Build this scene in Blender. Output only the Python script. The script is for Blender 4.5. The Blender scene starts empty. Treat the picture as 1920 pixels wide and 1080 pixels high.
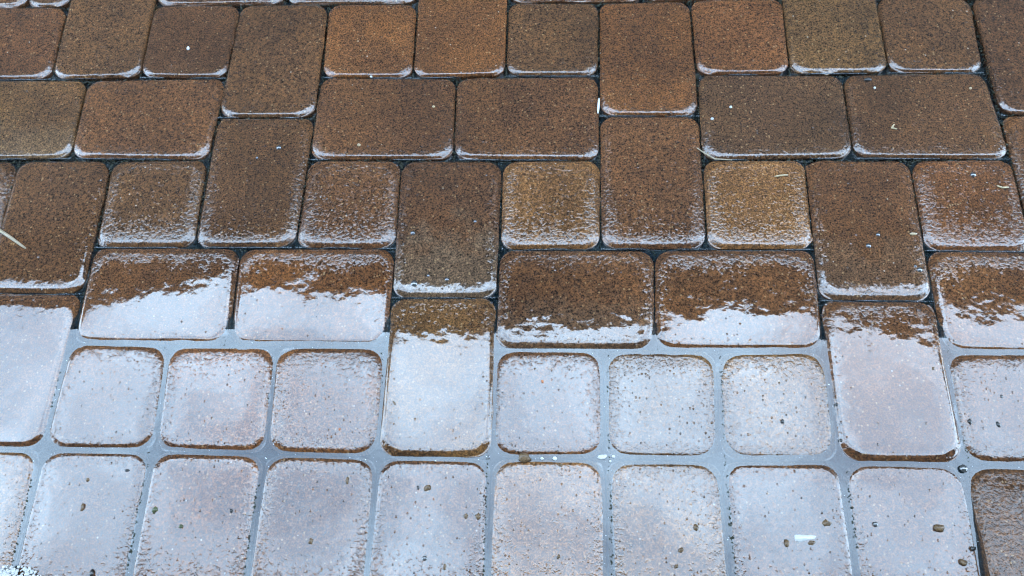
import bpy, bmesh, math, random
from mathutils import Matrix, Vector, noise

sc = bpy.context.scene
C = sc.collection
H = 0.075                                   # half a paver, in metres: the laying grid

# ------------------------------------------------------------------ camera
cam_d = bpy.data.cameras.new('camera')
cam = bpy.data.objects.new('camera', cam_d)
C.objects.link(cam)
RT = Vector((0.9987467731, 0.0252242510, -0.0432275415))
DN = Vector((0.0070759669, -0.9261978578, -0.3769714298))
FW = Vector((-0.0495460783, 0.3761931224, -0.9252156077))
CAM = Vector((-0.0722414821, -0.7856500885, 1.0416239998))
m = Matrix((RT, -DN, -FW)).transposed().to_4x4()
m.translation = CAM
cam.matrix_world = m
cam_d.sensor_width = 36.0
cam_d.lens = 1495.493 * 36.0 / 1920.0
cam_d.clip_start = 0.02
cam_d.clip_end = 500
sc.camera = cam

# ------------------------------------------------------------------ sky, sun, exposure
SUN_EL, SUN_AZ = math.radians(38), math.radians(15)      # hazy sun hidden behind the house in front
w = bpy.data.worlds.new('World')
sc.world = w
w.use_nodes = True
nt = w.node_tree
nt.nodes.clear()
wo = nt.nodes.new('ShaderNodeOutputWorld')
bg = nt.nodes.new('ShaderNodeBackground')
sky = nt.nodes.new('ShaderNodeTexSky')
sky.sky_type = 'NISHITA'
sky.sun_disc = False
sky.sun_elevation = SUN_EL
sky.sun_rotation = SUN_AZ
sky.air_density = 1.0
sky.dust_density = 3.0
sky.ozone_density = 1.0
cl = nt.nodes.new('ShaderNodeTexNoise')                  # thin broken cloud all over the sky
cl.inputs['Scale'].default_value = 5
cl.inputs['Detail'].default_value = 5
crmp = nt.nodes.new('ShaderNodeMapRange')
crmp.inputs['From Min'].default_value = 0.33
crmp.inputs['From Max'].default_value = 0.66
crmp.inputs['To Min'].default_value = 0.25
crmp.inputs['To Max'].default_value = 0.85
tcw = nt.nodes.new('ShaderNodeTexCoord')
mixw = nt.nodes.new('ShaderNodeMix')
mixw.data_type = 'RGBA'
mixw.inputs[7].default_value = (5.75, 8.0, 10.5, 1)
nt.links.new(tcw.outputs['Generated'], cl.inputs['Vector'])
nt.links.new(cl.outputs['Fac'], crmp.inputs['Value'])
nt.links.new(crmp.outputs['Result'], mixw.inputs[0])
nt.links.new(sky.outputs['Color'], mixw.inputs[6])
nt.links.new(mixw.outputs[2], bg.inputs['Color'])
bg.inputs['Strength'].default_value = 0.12
nt.links.new(bg.outputs['Background'], wo.inputs['Surface'])

sun_d = bpy.data.lights.new('sun', 'SUN')
sun_d.energy = 0.8
sun_d.angle = math.radians(14)
sun_d.color = (1.0, 0.95, 0.88)
sun = bpy.data.objects.new('sun', sun_d)
C.objects.link(sun)
sd = Vector((math.sin(SUN_AZ) * math.cos(SUN_EL), math.cos(SUN_AZ) * math.cos(SUN_EL), math.sin(SUN_EL)))
sun.rotation_euler = sd.to_track_quat('Z', 'Y').to_euler()

sc.render.engine = 'CYCLES'
sc.cycles.filter_width = 1.1
sc.view_settings.view_transform = 'Standard'
sc.view_settings.look = 'None'
sc.view_settings.gamma = 1
sc.view_settings.use_curve_mapping = False
sc.view_settings.exposure = 3.86


# ------------------------------------------------------------------ helpers
def tag(o, label=None, cat=None, group=None, kind=None):
    if label: o['label'] = label
    if cat: o['category'] = cat
    if group: o['group'] = group
    if kind: o['kind'] = kind
    return o


def obj(name, me, mat=None, parent=None):
    o = bpy.data.objects.new(name, me)
    C.objects.link(o)
    if mat: me.materials.append(mat)
    if parent: o.parent = parent
    return o


def mesh(name, vs, fs, smooth=True):
    me = bpy.data.meshes.new(name)
    me.from_pydata([tuple(v) for v in vs], [], fs)
    if smooth:
        me.polygons.foreach_set('use_smooth', [True] * len(me.polygons))
    me.update()
    return me


def box(bm, x0, x1, y0, y1, z0, z1):
    v = [bm.verts.new(p) for p in ((x0, y0, z0), (x1, y0, z0), (x1, y1, z0), (x0, y1, z0), (x0, y0, z1), (x1, y0, z1), (x1, y1, z1), (x0, y1, z1))]
    for f in ((3, 2, 1, 0), (4, 5, 6, 7), (0, 1, 5, 4), (1, 2, 6, 5), (2, 3, 7, 6), (3, 0, 4, 7)):
        bm.faces.new([v[i] for i in f])


def bm_mesh(name, bm, smooth=False):
    me = bpy.data.meshes.new(name)
    bm.normal_update()
    bm.to_mesh(me)
    bm.free()
    if smooth:
        me.polygons.foreach_set('use_smooth', [True] * len(me.polygons))
    return me


def ground(px, py, z=0.0):
    """The point of the pavement plane seen at a place of the full-size photograph."""
    d = (px - 960) / 1495.493 * RT + (py - 540) / 1495.493 * DN + FW
    t = (z - CAM.z) / d.z
    return CAM + d * t


def srgb(r, g, b):
    f = lambda c: (c / 255 / 12.92) if c <= 10 else ((c / 255 + 0.055) / 1.055) ** 2.4
    return (f(r), f(g), f(b))


# ------------------------------------------------------------------ materials
class NT:
    def __init__(s, name):
        s.m = bpy.data.materials.new(name)
        s.m.use_nodes = True
        s.t = s.m.node_tree
        s.b = s.t.nodes['Principled BSDF']

    def n(s, kind, **kw):
        n = s.t.nodes.new(kind)
        for k, v in kw.items(): setattr(n, k, v)
        return n

    def l(s, a, b): s.t.links.new(a, b)

    def put(s, inp, v):
        if isinstance(v, (int, float)): inp.default_value = v
        elif isinstance(v, tuple): inp.default_value = v
        else: s.l(v, inp)

    def math(s, op, a, b=0.0, c=None, clamp=False):
        n = s.n('ShaderNodeMath', operation=op, use_clamp=clamp)
        s.put(n.inputs[0], a); s.put(n.inputs[1], b)
        if c is not None: s.put(n.inputs[2], c)
        return n.outputs[0]

    def ramp(s, v, a, b, lo=0.0, hi=1.0, smooth=True):
        n = s.n('ShaderNodeMapRange', interpolation_type='SMOOTHSTEP' if smooth else 'LINEAR')
        s.put(n.inputs['Value'], v)
        for k, x in (('From Min', a), ('From Max', b), ('To Min', lo), ('To Max', hi)): s.put(n.inputs[k], x)
        return n.outputs['Result']

    def noise(s, vec, scale, detail=2.0, rough=0.5, dist=0.0):
        n = s.n('ShaderNodeTexNoise')
        s.l(vec, n.inputs['Vector'])
        n.inputs['Scale'].default_value = scale
        n.inputs['Detail'].default_value = detail
        n.inputs['Roughness'].default_value = rough
        n.inputs['Distortion'].default_value = dist
        return n.outputs['Fac']

    def mix(s, f, a, b, blend='MIX'):
        n = s.n('ShaderNodeMix', data_type='RGBA', blend_type=blend)
        s.put(n.inputs[0], f); s.put(n.inputs[6], a); s.put(n.inputs[7], b)
        return n.outputs[2]

    def attr(s, name, kind='OBJECT', out='Fac'):
        n = s.n('ShaderNodeAttribute', attribute_type=kind, attribute_name=name)
        return n.outputs[out]

    def bump(s, h, strength=1.0, normal=None):
        n = s.n('ShaderNodeBump')
        n.inputs['Distance'].default_value = 1.0
        s.put(n.inputs['Strength'], strength)
        s.l(h, n.inputs['Height'])
        if normal is not None: s.l(normal, n.inputs['Normal'])
        return n.outputs['Normal']


def paver_material():
    s = NT('wet_concrete')
    tc = s.n('ShaderNodeTexCoord')
    oi = s.n('ShaderNodeObjectInfo')
    off = s.n('ShaderNodeVectorMath', operation='SCALE')
    off.inputs[0].default_value = (13.7, 7.9, 3.3)
    s.l(oi.outputs['Random'], off.inputs['Scale'])
    add = s.n('ShaderNodeVectorMath', operation='ADD')
    s.l(tc.outputs['Object'], add.inputs[0]); s.l(off.outputs[0], add.inputs[1])
    P = add.outputs[0]
    # ---- colour: two tones drifting over the paver, coarse sand grains, dark pores, pale grains
    a, b = s.attr('tone_a', out='Color'), s.attr('tone_b', out='Color')
    drift = s.ramp(s.noise(P, 11, 3, 0.55), 0.36, 0.64)
    col = s.mix(drift, a, b)
    bloom = s.math('MULTIPLY', s.attr('silt'), s.ramp(s.math('ADD', s.attr('along', 'GEOMETRY'), s.math('MULTIPLY', s.noise(P, 24, 5, 0.7), 2.2)), 1.25, 0.55))
    col = s.mix(s.math('MULTIPLY', bloom, 0.6), col, (0.10, 0.072, 0.045, 1))
    g1 = s.noise(P, 400, 3, 0.75)
    col = s.mix(1.0, col, s.mix(s.ramp(g1, 0.36, 0.66), (0.30, 0.29, 0.28, 1), (1.68, 1.62, 1.54, 1)), 'MULTIPLY')
    g2 = s.noise(P, 150, 2, 0.6)
    col = s.mix(1.0, col, s.mix(s.ramp(g2, 0.3, 0.7), (0.7, 0.7, 0.7, 1), (1.28, 1.27, 1.25, 1)), 'MULTIPLY')
    v = s.n('ShaderNodeTexVoronoi', feature='F1')
    v.inputs['Scale'].default_value = 260
    s.l(P, v.inputs['Vector'])
    sep = s.n('ShaderNodeSeparateColor')
    s.l(v.outputs['Color'], sep.inputs[0])
    grain = s.math('MULTIPLY', s.ramp(sep.outputs[0], 0.92, 0.95), s.ramp(v.outputs['Distance'], 0.42, 0.3))
    col = s.mix(s.math('MULTIPLY', grain, 0.45), col, (0.30, 0.19, 0.09, 1))
    grain2 = s.math('MULTIPLY', s.ramp(sep.outputs[1], 0.86, 0.9), s.ramp(v.outputs['Distance'], 0.45, 0.3))
    col = s.mix(s.math('MULTIPLY', grain2, 0.55), col, (0.012, 0.008, 0.005, 1))
    white = s.math('MULTIPLY', s.ramp(sep.outputs[2], 0.996, 0.998), s.ramp(v.outputs['Distance'], 0.4, 0.2))
    col = s.mix(s.math('MULTIPLY', white, 0.5), col, (0.4, 0.37, 0.32, 1))
    geo = s.n('ShaderNodeNewGeometry')
    stain = s.noise(geo.outputs['Position'], 5.5, 4, 0.6)
    col = s.mix(1.0, col, s.mix(s.ramp(stain, 0.35, 0.65), (0.78, 0.77, 0.76, 1), (1.14, 1.14, 1.13, 1)), 'MULTIPLY')
    s.l(col, s.b.inputs['Base Color'])
    s.b.inputs['Roughness'].default_value = 0.85
    s.b.inputs['Specular IOR Level'].default_value = 0.15
    # ---- where the water film is thick and flat, and where the grain pokes through it
    edge = s.attr('edge', 'GEOMETRY')
    pv = s.attr('along', 'GEOMETRY')
    n_low = s.noise(P, 26, 3, 0.6)
    wob = s.math('MULTIPLY', s.math('SUBTRACT', n_low, 0.5), 1.3)
    e2 = s.math('ADD', edge, s.math('MULTIPLY', wob, 0.016))
    er = s.ramp(e2, 0.004, 0.030, 1.0, 0.0)
    pv2 = s.math('ADD', pv, wob)
    top = s.ramp(pv2, 0.30, 0.95)
    bot = s.ramp(pv2, 0.1, -0.85)
    r = s.math('MULTIPLY', er, s.attr('rough_edge'))
    r = s.math('MULTIPLY_ADD', top, s.attr('rough_top'), r)
    r = s.math('MULTIPLY_ADD', bot, s.attr('rough_low'), r)
    r = s.math('ADD', r, s.attr('rough_all'))
    r = s.math('ADD', r, s.math('MULTIPLY', wob, 0.25), clamp=True)
    # film relief in metres
    h1 = s.noise(P, 200, 3, 0.55)
    level = s.ramp(r, 0.05, 1.0, 0.76, 0.34, False)                    # how high the film stands against the grain
    over = s.math('SUBTRACT', h1, level)
    poke = s.n('ShaderNodeMath', operation='SMOOTH_MAX')
    s.l(over, poke.inputs[0]); poke.inputs[1].default_value = 0.0; poke.inputs[2].default_value = 0.05
    fine = s.math('MULTIPLY', poke.outputs[0], 0.00095)
    lip = s.math('MULTIPLY', s.math('SUBTRACT', s.noise(P, 320, 2, 0.6), 0.5), s.ramp(e2, 0.0125, 0.005, 0.0, 0.00007))
    fine = s.math('ADD', fine, lip)
    # slow waves of the standing film
    swell = s.math('MULTIPLY', s.noise(P, 30, 2, 0.5), 0.00035)
    rip = s.math('MULTIPLY', s.noise(P, 105, 3, 0.55, 0.4), 0.00005)
    # single sand grains standing up through the film, each with its collar of water
    drops = s.n('ShaderNodeTexVoronoi', feature='F1')
    drops.inputs['Scale'].default_value = 215
    s.l(P, drops.inputs['Vector'])
    sp2 = s.n('ShaderNodeSeparateColor')
    s.l(drops.outputs['Color'], sp2.inputs[0])
    dens = s.ramp(r, 0.08, 0.75, 0.985, 0.72, False)
    pick = s.math('GREATER_THAN', sp2.outputs[0], dens)
    size = s.ramp(sp2.outputs[1], 0.0, 1.0, 0.18, 0.42, False)
    dh = s.math('MULTIPLY', pick, s.math('MULTIPLY', s.ramp(drops.outputs['Distance'], size, 0.0), 0.00048))
    waves = s.math('MULTIPLY', s.math('ADD', swell, rip), s.attr('ripple'))
    h = s.math('ADD', s.math('ADD', fine, waves), dh)
    film = s.bump(h)
    s.l(film, s.b.inputs['Coat Normal'])
    hb = s.math('MULTIPLY', g1, 0.0006)
    s.l(s.bump(hb), s.b.inputs['Normal'])
    s.l(s.attr('wet'), s.b.inputs['Coat Weight'])
    s.b.inputs['Coat IOR'].default_value = 1.6
    s.b.inputs['Coat Roughness'].default_value = 0.022
    return s.m


def water_material():
    s = NT('rain_water')
    s.t.nodes.remove(s.b)
    out = s.t.nodes['Material Output']
    tc = s.n('ShaderNodeTexCoord')
    P = tc.outputs['Object']
    h = s.math('ADD', s.math('MULTIPLY', s.noise(P, 60, 2), 0.00016), s.math('MULTIPLY', s.noise(P, 260, 2), 0.00003))
    nrm = s.bump(h)
    fr = s.n('ShaderNodeFresnel')
    fr.inputs['IOR'].default_value = 1.6
    s.l(nrm, fr.inputs['Normal'])
    clear = s.n('ShaderNodeBsdfTransparent')
    clear.inputs['Color'].default_value = (0.82, 0.90, 0.93, 1)
    murk = s.n('ShaderNodeBsdfDiffuse')
    silt = s.noise(P, 45, 4, 0.7)
    s.l(s.mix(s.ramp(silt, 0.4, 0.7), (0.008, 0.024, 0.034, 1), (0.03, 0.04, 0.042, 1)), murk.inputs['Color'])
    glo = s.n('ShaderNodeBsdfGlossy')
    glo.inputs['Roughness'].default_value = 0.03
    s.l(nrm, glo.inputs['Normal'])
    foam = s.n('ShaderNodeBsdfDiffuse')
    foam.inputs['Color'].default_value = (0.7, 0.73, 0.75, 1)

    def blend(f, a, b):
        m = s.n('ShaderNodeMixShader')
        s.put(m.inputs[0], f); s.l(a, m.inputs[1]); s.l(b, m.inputs[2])
        return m.outputs[0]
    body = blend(s.ramp(silt, 0.3, 0.7, 0.15, 0.5), clear.outputs[0], murk.outputs[0])
    surf = blend(fr.outputs[0], body, glo.outputs[0])
    surf = blend(s.ramp(s.noise(P, 420, 2, 0.6), 0.72, 0.77), surf, foam.outputs[0])
    s.l(surf, out.inputs['Surface'])
    return s.m


def plain(name, c, rough=0.6, grain=0.0, scale=300, spec=0.4, coat=0.0, ior=1.5):
    s = NT(name)
    tc = s.n('ShaderNodeTexCoord')
    P = tc.outputs['Object']
    n = s.noise(P, scale, 3, 0.6)
    k = grain
    col = s.mix(s.ramp(n, 0.3, 0.7), tuple(x * (1 - k) for x in c) + (1,), tuple(min(1, x * (1 + k)) for x in c) + (1,))
    s.l(col, s.b.inputs['Base Color'])
    s.b.inputs['Roughness'].default_value = rough
    s.b.inputs['Specular IOR Level'].default_value = spec
    s.b.inputs['Coat Weight'].default_value = coat
    s.b.inputs['Coat IOR'].default_value = ior
    s.b.inputs['Coat Roughness'].default_value = 0.05
    return s.m


M_PAVER = paver_material()
M_WATER = water_material()
M_SAND = plain('joint_grit', (0.020, 0.021, 0.012), 0.8, 0.7, 500, 0.2, 0.3, 1.4)
M_BED = plain('bedding_sand', (0.012, 0.012, 0.009), 0.9, 0.5, 300, 0.1)
M_HOUSE = plain('dark_render', (0.035, 0.03, 0.025), 0.9, 0.2, 8, 0.2)
M_ROOF = plain('roof_tile', (0.05, 0.04, 0.035), 0.8, 0.3, 6, 0.2)
M_WOOD = plain('stained_wood', (0.06, 0.045, 0.03), 0.7, 0.3, 20, 0.2)
M_GLASS = plain('window_glass', (0.01, 0.012, 0.013), 0.05, 0.1, 2, 0.5)
M_WHITE = plain('white_flake', (0.45, 0.45, 0.43), 0.5, 0.08, 400, 0.4)
M_SEED = plain('pale_husk', (0.34, 0.27, 0.16), 0.5, 0.25, 400, 0.4)
M_STRAW = plain('dry_needle', (0.26, 0.21, 0.14), 0.5, 0.25, 400, 0.4)
M_BROWN = plain('wet_brown_grit', (0.10, 0.06, 0.028), 0.6, 0.6, 700, 0.3, 0.4, 1.4)
M_BLACK = plain('wet_black_grit', (0.012, 0.011, 0.010), 0.5, 0.5, 700, 0.3, 0.8, 1.4)
M_RED = plain('orange_grit', (0.30, 0.10, 0.035), 0.6, 0.4, 700, 0.3, 0.5, 1.4)
M_GREEN = plain('mossy_grit', (0.06, 0.07, 0.03), 0.7, 0.5, 700, 0.3, 0.5, 1.4)
M_DROP = plain('water_bead', (0.05, 0.05, 0.048), 0.02, 0.1, 100, 0.5, 1.0, 1.6)

# ------------------------------------------------------------------ ground, pavement, pavers
g = obj('ground', mesh('ground', [(-80, -80, -0.069), (80, -80, -0.069), (80, 80, -0.069), (-80, 80, -0.069)], [(0, 1, 2, 3)]), M_BED)
tag(g, kind='structure')
pave = obj('pavement', mesh('pavement', [(-3.4, -2.6, -0.062), (3.4, -2.6, -0.062), (3.4, 1.9, -0.062), (-3.4, 1.9, -0.062)], [(0, 1, 2, 3)]), M_BED)
tag(pave, kind='structure')

# how far each measured crossing of the joints lies from the even grid, in millimetres
OFF = [(-12,0,6.9,2.0),(-10,0,7.1,4.1),(-8,0,0.4,2.0),(-11,0,-3.8,-1.6),(-11,2,2.1,2.0),(-6,0,6.4,1.9),(-8,1,-1.6,1.7),(-6,1,5.0,1.0),(-8,2,-4.1,-0.1),(-6,2,4.3,-0.3),(-12,2,-5.7,-2.7),(-10,2,-5.6,-1.9),(-4,0,3.8,-0.2),(-2,0,2.6,2.8),(0,0,-0.9,1.7),(-3,0,-0.3,-1.8),(-3,2,2.5,-0.6),(-4,2,-2.3,-2.3),(-2,2,2.2,-2.5),(0,1,-0.3,2.0),(0,2,-0.1,-1.7),(-4,-2,1.0,-1.1),(-2,-2,2.9,-0.9),(0,-2,2.2,-4.0),(2,0,3.0,2.5),(4,0,-2.3,3.5),(6,0,-1.0,4.3),(8,0,-8.2,3.2),(8,1,1.1,1.3),(2,1,2.4,1.4),(5,0,1.4,0.8),(5,2,0.1,1.5),(2,2,2.1,-1.9),(4,2,2.5,-2.1),(6,2,5.5,-2.2),(8,2,1.0,-0.6),(-10,4,0.3,-0.4),(-8,4,0.9,0.3),(-6,4,2.0,1.1),(-7,4,-3.5,-1.9),(-10,5,-0.5,-0.2),(-7,6,2.4,-1.0),(-10,6,1.5,-0.4),(-8,6,-7.4,-2.8),(-6,6,-3.6,-2.6),(-4,4,1.4,0.1),(-2,4,2.7,-0.8),(0,4,-1.8,0.7),(1,4,-0.2,-0.6),(-4,5,0.8,-2.3),(-2,5,1.2,-1.1),(-4,6,0.9,-0.1),(-2,6,0.8,-2.2),(1,6,-7.2,-0.5),(0,6,-1.4,-1.3),(2,4,-0.5,1.5),(4,4,-1.2,1.4),(4,5,-2.6,-1.3),(6,5,2.2,-0.9),(6,4,3.3,0.6),(2,6,0.7,-1.9),(4,6,-3.8,0.6),(6,6,2.7,0.1),(-10,8,-2.3,0.4),(-8,8,0.3,0.9),(-6,8,1.8,-0.1),(-4,8,1.9,-2.3),(-2,8,1.6,-0.4),(0,8,-1.3,0.8),(2,8,-2.8,1.4),(4,8,-2.3,2.7),(6,8,2.0,3.4)]
OFFD = {(a, b): (c / 1000, d / 1000) for a, b, c, d in OFF}


def corner(X, Y):
    if (X, Y) in OFFD:
        dx, dy = OFFD[(X, Y)]
    else:
        dx = dy = sw = 0.0
        for (a, b), (c, d) in OFFD.items():
            q = (a - X) ** 2 + (b - Y) ** 2
            if q < 9:
                wt = 1 / (q + 0.5)
                dx += c * wt; dy += d * wt; sw += wt
        if sw: dx, dy = dx / (sw + 0.6), dy / (sw + 0.6)
    return Vector((X * H + dx, -Y * H + dy))


# tones (as they look wet) and the state of the water film on each paver
T = dict(
    red=(srgb(101, 66, 40), srgb(88, 58, 37)), olive=(srgb(98, 70, 43), srgb(86, 61, 39)), dark=(srgb(88, 59, 37), srgb(77, 52, 35)),
    brown=(srgb(98, 69, 43), srgb(87, 61, 40)), orange=(srgb(122, 79, 42), srgb(102, 66, 37)), rust=(srgb(121, 78, 44), srgb(106, 68, 40)),
    moss=(srgb(116, 88, 54), srgb(100, 75, 47)), tan=(srgb(142, 103, 63), srgb(126, 90, 54)), ochre=(srgb(122, 92, 56), srgb(104, 76, 47)),
    mid=(srgb(108, 73, 44), srgb(94, 63, 40)), grey=(srgb(90, 67, 47), srgb(79, 58, 42)))
# x0, x1, y0, y1 (half pavers, y towards the viewer), tone, pitch in degrees, rough: all, edge, top, low
PAVERS = [
    # row above the first joint
    (-14, -12, -2, 0, 'red', 0, .25, .5, 0, .1), (-12, -10, -3, 0, 'olive', 0, .25, .4, 0, .1), (-10, -8, -2, 0, 'dark', 0, .2, .5, 0, 0),
    (-8, -6, -2, 1, 'brown', 0, .2, .4, 0, .1), (-6, -4, -2, 0, 'orange', 0, .3, .5, 0, .2), (-4, -2, -3, 0, 'orange', 0, .3, .4, 0, .1),
    (-2, 0, -2, 0, 'olive', 0, .35, .6, 0, .2), (0, 2, -2, 1, 'orange', 0, .3, .4, 0, .2), (2, 4, -2, 0, 'rust', 0, .25, .4, 0, .1),
    (4, 6, -3, 0, 'moss', 0, .3, .4, 0, .1), (6, 8, -2, 0, 'brown', 0, .25, .5, 0, .2), (8, 10, -2, 1, 'dark', 0, .2, .4, 0, .2),
    # second row
    (-14, -11, 0, 2, 'ochre', 0, .2, .4, 0, .1), (-11, -8, 0, 2, 'mid', 0, .2, .5, 0, .1), (-6, -3, 0, 2, 'mid', 0, .2, .5, 0, .1),
    (-3, 0, 0, 2, 'mid', 0, .15, .5, 0, .1), (2, 5, 0, 2, 'grey', 0, .15, .5, 0, .15), (5, 8, 0, 2, 'brown', 0, .2, .5, 0, .15),
    (-8, -6, 1, 4, 'brown', 0, .2, .6, 0, .2), (0, 2, 1, 4, 'mid', 0, .2, .6, 0, .3), (8, 10, 1, 4, 'mid', 0, .3, .6, 0, .3),
    # third row
    (-14, -12, 2, 4, 'brown', 0, .4, .6, 0, .2), (-12, -10, 2, 5, 'brown', -.2, .06, .35, .1, 0), (-10, -8, 2, 4, 'olive', .2, .35, .7, 0, .35),
    (-6, -4, 2, 4, 'mid', .3, .45, .5, 0, .2), (-4, -2, 2, 5, 'dark', -.3, .08, .5, .1, 0), (-2, 0, 2, 4, 'tan', .3, .42, .6, 0, .25),
    (2, 4, 2, 4, 'tan', .3, .45, .5, 0, .2), (4, 6, 2, 5, 'mid', -.3, .08, .5, .1, .1), (6, 8, 2, 4, 'rust', .3, .4, .75, 0, .35),
    # fourth row
    (-10, -7, 4, 6, 'mid', .35, .05, .4, .7, 0), (-7, -4, 4, 6, 'orange', .45, .05, .4, .7, 0), (-4, -2, 5, 8, 'ochre', -1.2, .1, .3, .2, .2),
    (-2, 1, 4, 6, 'mid', -1.5, .1, .5, .4, 0), (1, 4, 4, 6, 'mid', -.3, .1, .4, .8, 0), (4, 6, 5, 8, 'mid', -.9, .08, .35, .5, 0),
    (6, 9, 4, 6, 'mid', .1, .05, .4, .8, 0), (-12, -10, 5, 8, 'mid', -.2, 0, .25, .1, 0), (8, 10, 6, 8, 'mid', 0, .2, .5, .2, .2),
    # fifth row
    (-10, -8, 6, 8, 'mid', .3, 0.33, .4, .1, 0), (-8, -6, 6, 8, 'rust', .3, 0.38, .4, .2, 0), (-6, -4, 6, 8, 'orange', .2, 0.48, .5, .3, .1),
    (-2, 0, 6, 8, 'mid', .2, 0.38, .4, .2, 0), (0, 2, 6, 8, 'ochre', .2, 0.43, .4, .3, 0), (2, 4, 6, 8, 'ochre', .2, 0.43, .4, .3, .1), (6, 8, 6, 8, 'mid', .2, 0.33, .5, .3, .1),
    # sixth row
    (-12, -10, 8, 11, 'tan', 0, 0.33, .4, 0, .4), (-10, -8, 8, 11, 'mid', 0, 0.28, .4, 0, .4), (-8, -6, 8, 11, 'orange', 0, 0.33, .4, 0, .6), (-6, -4, 8, 11, 'mid', 0, 0.38, .5, 0, .5),
    (-4, -2, 8, 11, 'mid', -.2, 0.33, .4, 0, .4), (-2, 0, 8, 11, 'tan', 0, 0.38, .4, .1, .4), (0, 2, 8, 11, 'ochre', 0, 0.38, .4, .2, .3), (2, 4, 8, 11, 'mid', 0, 0.28, .4, 0, .6),
    (4, 6, 8, 11, 'mid', 0, 0.28, .4, 0, .5), (6, 8, 8, 10, 'brown', -7.3, 0.83, .4, -.4, .2),
    # slivers of the row at the upper border
    (-16, -13, -4, -2, 'mid', 0, .2, .5, 0, .1), (-10, -7, -4, -2, 'dark', 0, .2, .5, 0, .1), (-7, -4, -4, -2, 'brown', 0, .2, .5, 0, .1), (-2, 1, -4, -2, 'mid', 0, .2, .5, 0, .1), (1, 4, -4, -2, 'mid', 0, .2, .5, 0, .1),
    (6, 9, -4, -2, 'mid', 0, .2, .5, 0, .1)]


def fill_rest(lst):
    """More pavers of the same kinds round the ones in the picture, so that the pavement goes on."""
    rnd = random.Random(4)
    X0, X1, Y0, Y1 = -20, 16, -10, 14
    taken = set()
    for p in lst:
        for x in range(p[0], p[1]):
            for y in range(p[2], p[3]): taken.add((x, y))
    free = lambda x0, x1, y0, y1: all((x, y) not in taken for x in range(x0, x1) for y in range(y0, y1)) and x1 <= X1 and y1 <= Y1
    out = []
    for y in range(Y0, Y1):
        for x in range(X0, X1):
            if (x, y) in taken: continue
            opts = [(2, 2), (3, 2), (2, 3)]
            rnd.shuffle(opts)
            for a, b in opts + [(2, 1), (1, 2), (1, 1)]:
                if free(x, x + a, y, y + b):
                    out.append((x, x + a, y, y + b, rnd.choice(list(T)), 0, .25, .5, .1, .2))
                    for i in range(x, x + a):
                        for j in range(y, y + b): taken.add((i, j))
                    break
    return out


INSET = [0.0, 0.0003, 0.0009, 0.0016, 0.0025, 0.0035, 0.0046, 0.0058, 0.0071, 0.0085, 0.010, 0.012, 0.0145, 0.018, 0.023, 0.030]
JOINT = 0.0026


def edge_z(d, pillow, c=0.0, w0=0.0085):
    wdt = w0 + 0.0060 * c
    z = -(0.0041 if w0 > 0.007 else 0.0034) * (1 - min(d / wdt, 1)) ** 2.3
    return z - pillow * max(0.0, 1 - d / 0.034) ** 2


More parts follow.
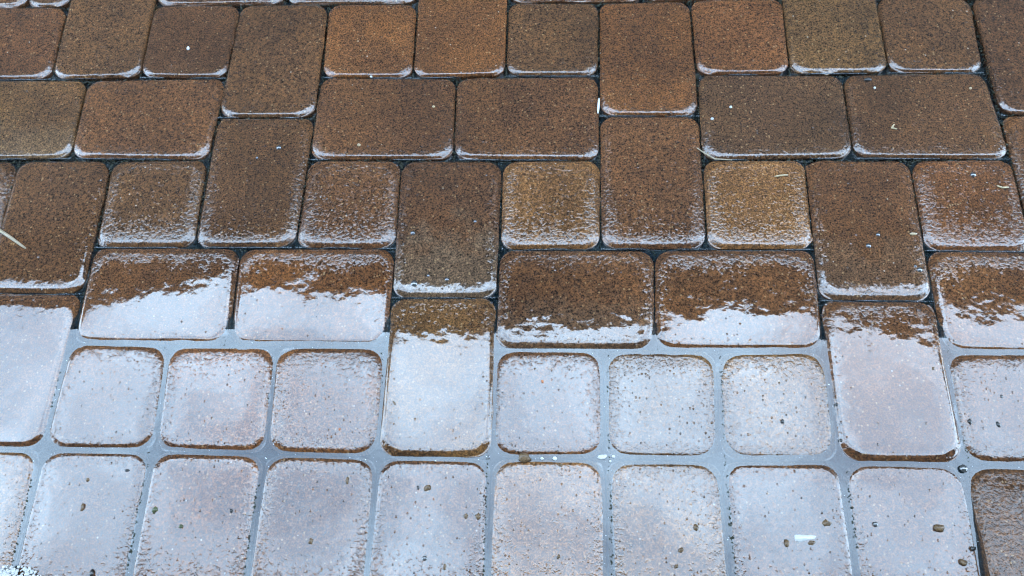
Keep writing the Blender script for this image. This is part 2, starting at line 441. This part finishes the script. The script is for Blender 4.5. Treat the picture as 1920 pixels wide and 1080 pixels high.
def paver(X0, X1, Y0, Y1, tone, pitch, ra, re, rt, rl, idx):
    rnd = random.Random(idx * 17 + 5)
    cs = [corner(X0, Y1), corner(X1, Y1), corner(X1, Y0), corner(X0, Y0)]        # near-left, near-right, far-right, far-left
    ctr = sum(cs, Vector((0, 0))) / 4
    W = ((cs[1] - cs[0]).length + (cs[2] - cs[3]).length) / 2
    D = ((cs[3] - cs[0]).length + (cs[2] - cs[1]).length) / 2
    hw, hd = W / 2 - JOINT / 2, D / 2 - JOINT / 2

    def warp(x, y):
        u, v = x / W + 0.5, y / D + 0.5
        p = cs[0] * (1 - u) * (1 - v) + cs[1] * u * (1 - v) + cs[2] * u * v + cs[3] * (1 - u) * v
        return p - ctr
    nseg, nc = 9, 8
    RC = rnd.uniform(0.020, 0.027)
    w0 = rnd.uniform(0.0042, 0.0068) if Y1 <= 2 else rnd.uniform(0.0075, 0.0095)
    tw = TWIST.get((X0, Y0), rnd.uniform(-.05, .05))
    pillow = (0.0001 + 0.0003 * re) if Y1 <= 2 else (0.0002 + 0.0010 * re)
    r0 = [rnd.uniform(0.017, 0.024) for _ in range(4)]
    seed = Vector((idx * 3.17, idx * 1.31, 0))
    vs, ed, al, fs = [], [], [], []

    def ring(i, z=None):
        a, b = hw - i, hd - i
        start = len(vs)
        pts = []
        for q, (sx, sy) in enumerate(((-1, -1), (1, -1), (1, 1), (-1, 1))):
            r = min(max(r0[q] - 0.4 * i, 0.010), a * 0.9, b * 0.9)
            cx, cy = sx * (a - r), sy * (b - r)
            a0 = (math.pi, 1.5 * math.pi, 0, 0.5 * math.pi)[q]
            for k in range(nc + 1):
                t = a0 + math.pi / 2 * k / nc
                pts.append((cx + r * math.cos(t), cy + r * math.sin(t)))
            # straight side to the next corner
            q2 = (q + 1) % 4
            sx2, sy2 = ((-1, -1), (1, -1), (1, 1), (-1, 1))[q2]
            r2 = min(max(r0[q2] - 0.4 * i, 0.010), a * 0.9, b * 0.9)
            e = pts[-1]
            if q == 0: e2 = (sx2 * (a - r2), -b)
            elif q == 1: e2 = (a, sy2 * (b - r2))
            elif q == 2: e2 = (sx2 * (a - r2), b)
            else: e2 = (-a, sy2 * (b - r2))
            for k in range(1, nseg):
                f = k / nseg
                pts.append((e[0] * (1 - f) + e2[0] * f, e[1] * (1 - f) + e2[1] * f))
        for x, y in pts:
            qx, qy = abs(x) - (hw - RC), abs(y) - (hd - RC)                      # distance from a well rounded outline
            d = RC - math.hypot(max(qx, 0), max(qy, 0)) - min(max(qx, qy), 0)
            wear = noise.noise(Vector((x * 38, y * 38, 0)) + seed) * 0.0011 + noise.noise(Vector((x * 130, y * 130, 3)) + seed) * 0.0004
            chip = noise.noise(Vector((x * 55, y * 55, 11)) + seed)
            wear -= max(0.0, chip - 0.33) * 0.014
            wk = max(0.0, 1 - d / 0.016)
            d2 = max(d + wear * wk - (0.0 if z is not None else 0.0), -0.001)
            zz = edge_z(max(d2, 0), pillow, min(max(min(qx, qy) + 0.006, 0) / 0.014, 1), w0) if z is None else z
            zz += noise.noise(Vector((x * 16, y * 16, 7)) + seed) * 0.00035 + tw * x * y
            k = 1 - wear * 0.5 * wk / max(hw, 0.02)
            p = warp(x * k, y * k)
            vs.append((p.x, p.y, zz)); ed.append(max(d, 0)); al.append(y / hd)
        return start, len(pts)
    starts = []
    for z in (-0.060, -0.012, -0.0068):
        s0, n = ring(0.0, z); starts.append(s0)
    for i in INSET:
        if i > min(hw, hd) * 0.7: break
        s0, n = ring(i); starts.append(s0)
    for a, b in zip(starts, starts[1:]):
        for k in range(n):
            k2 = (k + 1) % n
            fs.append((a + k, a + k2, b + k2, b + k))
    # inner field: an even grid fan towards the centre
    last = starts[-1]
    for sc_ in (0.66, 0.33):
        s0 = len(vs)
        for k in range(n):
            x, y, z = vs[last + k]
            xx, yy = x * sc_, y * sc_
            zz = noise.noise(Vector((xx * 16, yy * 16, 7)) + seed) * 0.00035 + tw * xx * yy
            vs.append((xx, yy, zz)); ed.append(0.05); al.append(yy / hd)
        prev = starts[-1]
        for k in range(n):
            k2 = (k + 1) % n
            fs.append((prev + k, prev + k2, s0 + k2, s0 + k))
        starts.append(s0)
    c0 = len(vs)
    vs.append((0, 0, noise.noise(Vector((0, 0, 7)) + seed) * 0.00035)); ed.append(0.06); al.append(0)
    for k in range(n):
        fs.append((starts[-1] + k, starts[-1] + (k + 1) % n, c0))
    me = mesh('paver', vs, fs)
    for nm, dat in (('edge', ed), ('along', al)):
        at = me.attributes.new(nm, 'FLOAT', 'POINT')
        at.data.foreach_set('value', dat)
    o = obj('paver', me, M_PAVER, pave)
    o.location = (ctr.x, ctr.y, rnd.uniform(-0.0004, 0.0004) + max(0.0, -math.sin(math.radians(pitch))) * hd * 0.9 + LIFT.get((X0, Y0), 0) / 1000)
    o.rotation_euler = (math.radians(pitch + rnd.uniform(-.12, .12)), math.radians(rnd.uniform(-.35, .35)), 0)
    if idx in (TILT or {}): o.rotation_euler.y = math.radians(TILT[idx])
    mean = srgb(104, 72, 46)
    ta, tb = [tuple(c * 0.72 + q * 0.28 for c, q in zip(t, mean)) for t in T[tone]]
    j = 1 + rnd.uniform(-.06, .06)
    k = 0.50
    WB = (1.13, 1.0, 0.82)                      # warm shift put into the tones to offset the blue sky light
    o['tone_a'] = [c * j * k * q for c, q in zip(ta, WB)]
    o['tone_b'] = [c * j * k * q for c, q in zip(tb, WB)]
    o['rough_all'], o['rough_edge'], o['rough_top'], o['rough_low'] = float(ra), float(re), float(rt), float(rl)
    o['ripple'] = {(-2, 4): 2.1, (4, 5): 1.5, (1, 4): 1.4, (6, 4): 1.3}.get((X0, Y0), 1.0)
    o['silt'] = {(-4, 2): 0.75, (4, 2): 0.35, (-2, 4): 0.4, (-14, 0): 0.5}.get((X0, Y0), 0.0)
    o['wet'] = 0.5 if p_dry(X0, Y0) else 1.0
    return o


def p_dry(X0, Y0):
    return (X0, Y0) == (6, 8)


TILT = {}
TWIST = {(-10, 4): .09, (-7, 4): -.05, (1, 4): .05, (4, 5): -.06, (6, 4): .06, (-4, 5): 0, (-2, 4): .03}
# a few pavers stand a little proud of the puddle or just below it (millimetres)
LIFT = {(-10, 6): 1.0, (-8, 6): 1.1, (-6, 6): 0.9, (4, 5): 0.5, (6, 6): 1.0, (-4, 5): 0.1, (-12, 5): 0.7, (-8, 8): 0.3, (-6, 8): 0.4,
        (-2, 8): -0.4, (0, 8): -0.4, (2, 8): 0.3, (4, 8): -0.7, (-2, 6): -0.1, (0, 6): -0.3, (2, 6): -0.2, (-10, 4): 0.1, (-7, 4): 0.3, (-2, 4): .2, (1, 4): .1}
ALL = PAVERS + fill_rest(PAVERS)
for i, p in enumerate(ALL):
    paver(*p, i)

# ------------------------------------------------------------------ water standing in the joints
def water_z(x, y):
    Y = -y / H
    if Y > 5.55: z = -0.0016
    elif Y > 5.35: z = -0.0016 - (5.55 - Y) / 0.20 * 0.0046
    elif Y > 3.0: z = -0.0061 - (5.35 - Y) / 2.35 * 0.0024
    else: z = -0.0085 - min(3.0 - Y, 4) * 0.0010
    z += noise.noise(Vector((x * 9, y * 9, 2))) * 0.0013 * (1.0 if Y < 5.55 else 0.3)
    return z


nx, ny = 220, 130
vs = []
for j in range(ny + 1):
    for i in range(nx + 1):
        x, y = -1.65 + 3.1 * i / nx, -1.15 + 1.95 * j / ny
        vs.append((x, y, water_z(x, y)))
fs = [(j * (nx + 1) + i, j * (nx + 1) + i + 1, (j + 1) * (nx + 1) + i + 1, (j + 1) * (nx + 1) + i) for j in range(ny) for i in range(nx)]
def bead_line(A, B, z, seed):
    """Water caught along a joint: a rounded, broken ribbon."""
    n = max(8, int((B - A).length / 0.004))
    prev = None
    for k in range(n + 1):
        q = A.lerp(B, k / n)
        t = noise.noise(Vector((q.x * 17, q.y * 17, seed)))
        r = 0.0017 * min(1.0, max(0.0, t + 0.22) * 4) * (1 + 0.5 * noise.noise(Vector((q.x * 160, q.y * 160, seed))))
        if r < 0.0002: prev = None; continue
        row = len(vs)
        oy = noise.noise(Vector((q.x * 40, seed, 1))) * 0.0006
        for a in range(7):
            an = math.pi * a / 6
            vs.append((q.x, q.y + oy - math.cos(an) * r, z - 0.0015 + math.sin(an) * r * 1.1))
        if prev is not None:
            for a in range(6): fs.append((prev + a, row + a, row + a + 1, prev + a + 1))
        prev = row


for p in PAVERS:
    if p[3] in (0, 1, 2, 4, 5) and p[2] >= -4:
        A, B = corner(p[0], p[3]), corner(p[1], p[3])
        bead_line(A, B, -0.0030, p[0] * 1.7 + p[3])
wt = obj('water', mesh('water', vs, fs), M_WATER)
tag(wt, kind='structure')

# ------------------------------------------------------------------ grit in the joints
rnd = random.Random(11)
ico = bmesh.new()
bmesh.ops.create_icosphere(ico, subdivisions=1, radius=1)
IV = [v.co.copy() for v in ico.verts]
IF = [[v.index for v in f.verts] for f in ico.faces]
ico.free()
gv, gf = [], []


def grit(x, y, z, r):
    b = len(gv)
    ph = rnd.uniform(0, 6.28)
    sx, sy, sz = (rnd.uniform(.7, 1.3) * r for _ in range(3))
    ca, sa = math.cos(ph), math.sin(ph)
    for v in IV:
        k = 1 + rnd.uniform(-.2, .2)
        a, bb = v.x * sx * k, v.y * sy * k
        gv.append((x + a * ca - bb * sa, y + a * sa + bb * ca, z + v.z * sz * k))
    for f in IF: gf.append([b + i for i in f])


for p in PAVERS:
    X0, X1, Y0, Y1 = p[:4]
    for (A, B, vert) in ((corner(X0, Y0), corner(X1, Y0), False), (corner(X0, Y0), corner(X0, Y1), True)):
        L = (B - A).length
        n = int(L / 0.0013)
        for k in range(n):
            q = A.lerp(B, rnd.random())
            Y = -q.y / H
            o = rnd.gauss(0, 0.0016)
            x, y = (q.x + o, q.y) if vert else (q.x, q.y + o)
            r = rnd.uniform(0.0006, 0.0016)
            if Y < 3.6: z = -0.0075 + rnd.uniform(-.002, .003)
            elif Y < 5.6:
                if rnd.random() < .4: continue
                z = water_z(x, y) + rnd.uniform(-.0024, .0004)
            else:
                # beads along one side of the upright joints only
                low = Y > 8.5
                if not vert or rnd.random() > (0.62 if low else 0.32) or noise.noise(Vector((x * 5, y * 9, 4))) < (-0.3 if low else 0.0): continue
                x = q.x + (-0.0052 if X0 < 0 else 0.0052) + rnd.gauss(0, 0.0011)
                r *= 1.0 if low else 0.8
                z = water_z(x, y) - r * rnd.uniform(-.1, .5)
            grit(x, y, z, r)
js = obj('joint_grit', mesh('joint_grit', gv, gf, False), M_SAND)
tag(js, kind='stuff')

# ------------------------------------------------------------------ small things lying on the pavers
PX = 1.0 / 1345.0          # metres per photograph pixel near the middle


def pebble_mesh(rx, ry, rz, seed, sub=2, lump=.25, flat=0.0):
    bm = bmesh.new()
    bmesh.ops.create_icosphere(bm, subdivisions=sub, radius=1)
    sv = Vector((seed * 7.3, seed * 2.1, seed))
    for v in bm.verts:
        k = 1 + noise.noise(v.co * 1.3 + sv) * lump * 1.6 + noise.noise(v.co * 3.5 + sv) * lump * .6
        v.co = Vector((v.co.x * rx * k, v.co.y * ry * k, v.co.z * rz * k))
    return bm_mesh('pebble', bm, True)


def pebble(name, label, cat, px, py, wpx, hpx, mat, group=None, lump=.25, rise=.45, rot=0.0, seed=None):
    c = ground(px, py)
    d = (c - CAM).length / 1.1 * PX / 1.0
    rx, ry = wpx * d / 2, hpx * d / 2
    rz = min(rx, ry) * rise * 2
    me = pebble_mesh(rx, ry, rz, (px * .37 + py * .11) if seed is None else seed, 2, lump)
    o = obj(name, me, mat)
    o.location = (c.x, c.y, rz * 0.35)
    o.rotation_euler.z = rot
    tag(o, label, cat, group)
    return o


def splat(name, label, cat, px, py, outline, mat, th=0.0008, group=None):
    """A thin flake with its own outline (photograph pixels round its middle) and real thickness."""
    c = ground(px, py)
    bm = bmesh.new()
    k = (c - CAM).length / 1495.493
    top = [bm.verts.new((x * k, -y * k * 1.08, th + 0.0003 * math.sin(x * .7 + y))) for x, y in outline]
    botv = [bm.verts.new((x * k, -y * k * 1.08, -0.0006)) for x, y in outline]
    n = len(outline)
    bm.faces.new(top)
    for i in range(n):
        bm.faces.new((top[i], botv[i], botv[(i + 1) % n], top[(i + 1) % n]))
    bmesh.ops.recalc_face_normals(bm, faces=bm.faces)
    bmesh.ops.bevel(bm, geom=[e for e in bm.edges if all(v.co.z > 0 for v in e.verts)], offset=0.0003, segments=2, affect='EDGES')
    o = obj(name, bm_mesh(name, bm, True), mat)
    o.location = (c.x, c.y, 0)
    tag(o, label, cat, group)
    return o


def strand(name, label, cat, pts, rpx, mat, lift=0.0012, group=None):
    """A thin stalk through photograph points, tapering to both ends."""
    P = [ground(x, y) for x, y in pts]
    c = sum(P, Vector()) / len(P)
    k = (c - CAM).length / 1495.493
    r = rpx * k
    vs, fs = [], []
    m_ = 6
    fine = []
    for i in range(len(P) - 1):
        for j in range(3): fine.append(P[i].lerp(P[i + 1], j / 3))
    fine.append(P[-1])
    for i, q in enumerate(fine):
        t = (fine[min(i + 1, len(fine) - 1)] - fine[max(i - 1, 0)]).normalized()
        s = Vector((-t.y, t.x, 0))
        f = i / (len(fine) - 1)
        rr = r * (0.35 + 0.65 * math.sin(math.pi * min(max(f, .03), .97)) ** .5)
        for a in range(m_):
            an = 2 * math.pi * a / m_
            vs.append((q - c) + s * rr * math.cos(an) + Vector((0, 0, rr * math.sin(an))))
    n = len(fine)
    for i in range(n - 1):
        for a in range(m_):
            b = (a + 1) % m_
            fs.append((i * m_ + a, i * m_ + b, (i + 1) * m_ + b, (i + 1) * m_ + a))
    fs.append(tuple(range(m_ - 1, -1, -1))); fs.append(tuple((n - 1) * m_ + a for a in range(m_)))
    o = obj(name, mesh(name, vs, fs), mat)
    o.location = (c.x, c.y, r + lift * .3)
    tag(o, label, cat, group)
    return o


G1 = 'brown grit lying in the bright puddle'
for (lb, px, py, ww, hh, mt) in [
        ('brown pebble near the left edge of the long puddled paver of the middle', 741, 757, 13, 12, M_BROWN),
        ('tiny brown crumb just below and beside the pebble on the long middle paver', 764, 765, 5, 7, M_BROWN),
        ('large muddy brown clod on the water-filled joint, biggest of the grit', 983, 858, 24, 20, M_BROWN),
        ('small brown seed-like grain below the joint, beside the muddy clod', 1051, 872, 9, 6, M_BROWN),
        ('brown double pebble on the bottom row paver, next to a smaller crumb', 802, 915, 14, 12, M_BROWN),
        ('small dark crumb just above and beside the brown double pebble', 784, 915, 6, 8, M_BLACK),
        ('narrow brown pebble, first of a pair side by side on the bottom row', 873, 968, 8, 11, M_BROWN),
        ('round brown pebble, second of a pair side by side by the joint', 896, 968, 11, 11, M_BROWN),
        ('dark brown pebble above the white torn flake', 1549, 981, 17, 10, M_BROWN),
        ('brown pebble below and beside the near end of the white torn flake', 1475, 1019, 9, 14, M_BROWN),
        ('brown pebble touching the underside of the white torn flake', 1521, 1018, 12, 8, M_BROWN),
        ('knobbly brown pebble on the bottom row paver near the middle joint', 1305, 990, 10, 12, M_BROWN),
        ('largest round brown pebble on the lower right paver', 1760, 990, 16, 14, M_BROWN),
        ('round brown pebble close to the bottom right joint', 1806, 1055, 12, 12, M_BROWN),
        ('dark pebble nearest the upper end of the right border paver', 1877, 743, 6, 7, M_BLACK),
        ('dark pebble beside the upright joint on the right border paver', 1818, 791, 8, 9, M_BLACK),
        ('dark pebble in the middle of the right border paver', 1871, 797, 8, 10, M_BLACK),
        ('lone dark pebble in the middle of the square right centre paver', 1467, 790, 7, 8, M_BLACK),
        ('brown pebble on the long puddled paver beside the zigzag joint', 1749, 692, 8, 9, M_BROWN),
        ('small dark pebble near the lower corner of the long right paver', 1592, 806, 5, 6, M_BLACK),
        ('upper dark bead stuck in the joint between the right centre pavers', 1577, 826, 6, 6, M_BLACK),
        ('dark bead high in the joint beside the square right centre paver', 1568, 759, 6, 6, M_BLACK),
        ('ring of mossy grit beside the third upright joint of the bottom row', 291, 956, 11, 12, M_GREEN),
        ('green-brown crumb in the middle of the second bottom paver', 340, 987, 9, 8, M_GREEN),
        ('dark pebble near the second bottom paver\'s joint', 434, 958, 7, 8, M_BLACK),
        ('brown double crumb low on the paver under the third square', 583, 1014, 9, 12, M_BROWN),
        ('narrow brown drip-shaped crumb high on the bottom row paver', 651, 901, 7, 12, M_BROWN),
        ('brown crescent crumb in the middle of the paver by the foam', 155, 951, 7, 13, M_BROWN),
        ('small brown crumb at the head of the paver by the foam', 164, 899, 6, 6, M_BROWN),
        ('dark sliver near the chipped corner at the head of the paver', 238, 882, 9, 4, M_BLACK),
        ('black pebble at the bottom border beside the foam', 172, 1076, 9, 12, M_BLACK),
        ('orange chip near the head of the square paver under the dry patch', 1017, 716, 6, 8, M_RED),
        ('reddish chip on the third square of the puddled row', 637, 805, 6, 6, M_RED),
        ('brown crumb at the bottom border under the round pair of pebbles', 834, 1063, 7, 10, M_BROWN),
        ('brown crumb at the bottom of the centre paver', 1047, 1044, 7, 8, M_BROWN),
        ('dark brown crumb at the bottom of the middle paver by the joint', 1277, 1031, 9, 10, M_BROWN),
        ('brown crumb far down on the lower right centre paver', 1268, 1062, 8, 7, M_BROWN),
        ('dark bead low beside the last upright joint', 1824, 1029, 9, 9, M_BLACK)]:
    pebble('pebble', lb, 'pebble', px, py, ww * .88, hh * .88, mt, G1, .42, .36)
G2 = 'pale specks on the dark dry-looking pavers'
for (lb, px, py, ww, hh, mt) in [
        ('bright white oval speck on the dark square paver at the far row', 353, 91, 6, 9, M_WHITE),
        ('white bead in the joint above the long brown paver', 696, 144, 6, 5, M_WHITE),
        ('cream chip near the lower edge of the long brown paver', 673, 272, 8, 6, M_SEED),
        ('tiny tan chip in the upper half of the long brown paver', 813, 200, 7, 5, M_SEED),
        ('white speck on the grey-brown paver, nearer the joint', 1335, 223, 7, 6, M_WHITE),
        ('white speck on the grey-brown paver, farther from the joint', 1370, 201, 6, 6, M_WHITE),
        ('white speck below the dark chip on the far right brown paver', 1640, 165, 5, 6, M_WHITE),
        ('black stone chip near the top of the far right brown paver', 1627, 150, 16, 9, M_BLACK),
        ('pale oval seed husk near the joint on the long right paver', 1712, 439, 15, 6, M_SEED),
        ('tan seed on the upper right border of the far paver', 1819, 166, 5, 5, M_SEED)]:
    pebble('seed' if mt is M_SEED else 'speck', lb, 'speck', px, py, ww * .8, hh * .8, mt, G2, .15)
# water beads
G3 = 'water beads standing on the film'
for (lb, px, py, dd) in [
        ('large round bead of water on the upper half of the dark long paver', 774, 437, 9),
        ('bead of water near the joint on the dark long paver', 891, 415, 6),
        ('bead of water at the lower end of the dark long paver', 803, 517, 6),
        ('fat bead of water merging with the lower lip of the dark long paver', 777, 532, 13),
        ('small bead beside the fat one at the lower end of the dark paver', 838, 524, 8),
        ('bigger bead of water on the long right paver', 1628, 461, 9),
        ('smaller bead of water above the bigger one on the long right paver', 1646, 440, 7),
        ('bead of water close to the joint on the long right paver', 1724, 506, 9),
        ('tiny bead of water beside the one close to the long right joint', 1716, 499, 5),
        ('bead of water on the brown long paver of the second column', 482, 296, 5),
        ('elongated bead of water on the brown long paver of the second column', 523, 277, 9),
        ('white glinting bead on the brown paver at the lower right border', 1909, 1015, 12),
        ('milky cluster bead in the joint crossing at the lower right', 1806, 879, 13),
        ('bead of water on the rust paver at the right border', 1824, 328, 9),
        ('ring-shaped bead of water on the lower right paver', 1641, 983, 9),
        ('bead of water at the bottom border on the centre left paver', 796, 1047, 9)]:
    pebble('water_bead', lb, 'water drop', px, py, dd, dd, M_DROP, G3, .05, .3)
# flakes
splat('paper_flake', 'long torn white flake lying on the puddled paver among brown pebbles', 'flake', 1510, 1010,
      [(-18, -5), (-8, -6), (2, -5), (10, -6), (18, -4), (15, 0), (6, 2), (-3, 4), (-10, 6), (-17, 4), (-18, 0)], M_WHITE)
splat('paper_flake', 'white oval flake floating at the joint crossing of the middle', 'flake', 1129, 857,
      [(-9, 2), (-7, -2), (0, -4), (8, -4), (9, -1), (5, 3), (-3, 4)], M_WHITE)
for lb, px, py, q in [('white crumb floating in the joint just past the muddy clod', 1016, 860, 6), ('larger white crumb floating in the joint between the clod and the oval flake', 1040, 860, 8),
                      ('white crumb below the oval flake at the joint crossing', 1144, 865, 5), ('white crumb beside the far end of the oval flake', 1150, 856, 6)]:
    splat('foam_crumb', lb, 'crumb', px, py, [(-q * .5, 0), (-q * .3, -q * .4), (q * .2, -q * .45), (q * .55, -q * .1), (q * .3, q * .4), (-q * .2, q * .35)], M_WHITE, .0009, 'white crumbs floating in the joint')
strand('white_sliver', 'white sliver stuck upright in the joint beside the orange long paver', 'sliver', [(1123, 186), (1122, 200), (1121, 214)], 2.2, M_WHITE)
strand('twig', 'pale grey twig lying on the brown long paver at the border', 'twig', [(-22, 418), (0, 432), (25, 449), (50, 467)], 2.6, M_STRAW)
strand('pine_needle', 'dry tan needle bent over the joint corner', 'needle', [(1306, 278), (1322, 289), (1340, 299), (1372, 301)], 1.4, M_STRAW)
strand('pine_needle', 'short straight pale needle on the tan square paver', 'needle', [(1452, 332), (1464, 330), (1477, 329)], 1.7, M_SEED)
strand('pine_needle', 'pale curved needle on the rust square paver at the border', 'needle', [(1868, 349), (1878, 353), (1890, 352)], 1.6, M_SEED)
strand('husk_stalk', 'forked pale husk on the far right brown paver', 'husk', [(1676, 234), (1671, 241), (1681, 243)], 1.5, M_SEED)

# white foam heap at the near corner
bm = bmesh.new()
fr = random.Random(3)
c = ground(20, 1085)
for k in range(420):
    a, rr = fr.uniform(0, 6.28), fr.random() ** .5
    x, y = math.cos(a) * rr * .040, math.sin(a) * rr * .0155
    r = fr.uniform(.0010, .0024)
    mtx = Matrix.Translation((x, y, .012 * max(0, 1 - rr * rr) + fr.uniform(-.001, .001)))
    bmesh.ops.create_icosphere(bm, subdivisions=1, radius=r, matrix=mtx)
o = obj('foam_heap', bm_mesh('foam_heap', bm, True), M_WHITE)
o.location = (c.x, c.y, 0)
tag(o, 'heap of white foam at the bottom corner of the paving', 'foam')

# ------------------------------------------------------------------ what the water mirrors: the house in front and the porch roof over the viewer
hs = bpy.data.objects.new('house', None)
C.objects.link(hs)
hs.location = (0, 2.0, 0)
tag(hs, 'dark two-storey house front whose eave is mirrored in the wet paving', 'house')
bm = bmesh.new(); box(bm, -9, 9, 0.30, 0.55, -0.1, 5.5)
obj('wall', bm_mesh('wall', bm), M_HOUSE, hs)
bm = bmesh.new()
vv = [bm.verts.new(p) for p in ((-9.3, -.12, 5.60), (9.3, -.12, 5.60), (9.3, 4.5, 7.4), (-9.3, 4.5, 7.4), (-9.3, -.12, 5.48), (9.3, -.12, 5.48), (9.3, 4.5, 7.28), (-9.3, 4.5, 7.28))]
for f in ((0, 1, 2, 3), (7, 6, 5, 4), (0, 4, 5, 1), (1, 5, 6, 2), (2, 6, 7, 3), (3, 7, 4, 0)): bm.faces.new([vv[i] for i in f])
obj('roof', bm_mesh('roof', bm), M_ROOF, hs)
bm = bmesh.new(); box(bm, -9.3, 9.3, -.24, -.125, 5.50, 5.62)
obj('gutter', bm_mesh('gutter', bm), M_ROOF, hs)
for x in (-7.2, 6.1):
    for z in (0.9, 3.5):
        bm = bmesh.new(); box(bm, x, x + 1.1, .27, .298, z, z + 1.3)
        wn = obj('window', bm_mesh('window', bm), M_WOOD, hs)
        bm = bmesh.new(); box(bm, x + .07, x + 1.03, .255, .268, z + .07, z + 1.23)
        obj('pane', bm_mesh('pane', bm), M_GLASS, wn)
pr = bpy.data.objects.new('porch', None)
C.objects.link(pr)
pr.location = (0, -0.80, 0)
tag(pr, 'dark wooden porch roof over the near end of the wet paving', 'porch')
for k in range(16):
    bm = bmesh.new(); box(bm, -6, 6, -.2 * (k + 1) + .004, -.2 * k - .004, 2.60, 2.625)
    obj('roof_board', bm_mesh('roof_board', bm), M_WOOD, pr)
bm = bmesh.new(); box(bm, -6.05, 6.05, -3.3, .02, 2.63, 2.70)
obj('roof_sheet', bm_mesh('roof_sheet', bm), M_ROOF, pr)
bm = bmesh.new(); box(bm, -6, 6, -3.4, -3.2, -0.06, 2.59)
obj('back_wall', bm_mesh('back_wall', bm), M_HOUSE, pr)
for x in (-4.6, 4.6):
    bm = bmesh.new(); box(bm, x - .06, x + .06, -.2, -.08, -0.06, 2.59)
    obj('post', bm_mesh('post', bm), M_WOOD, pr)
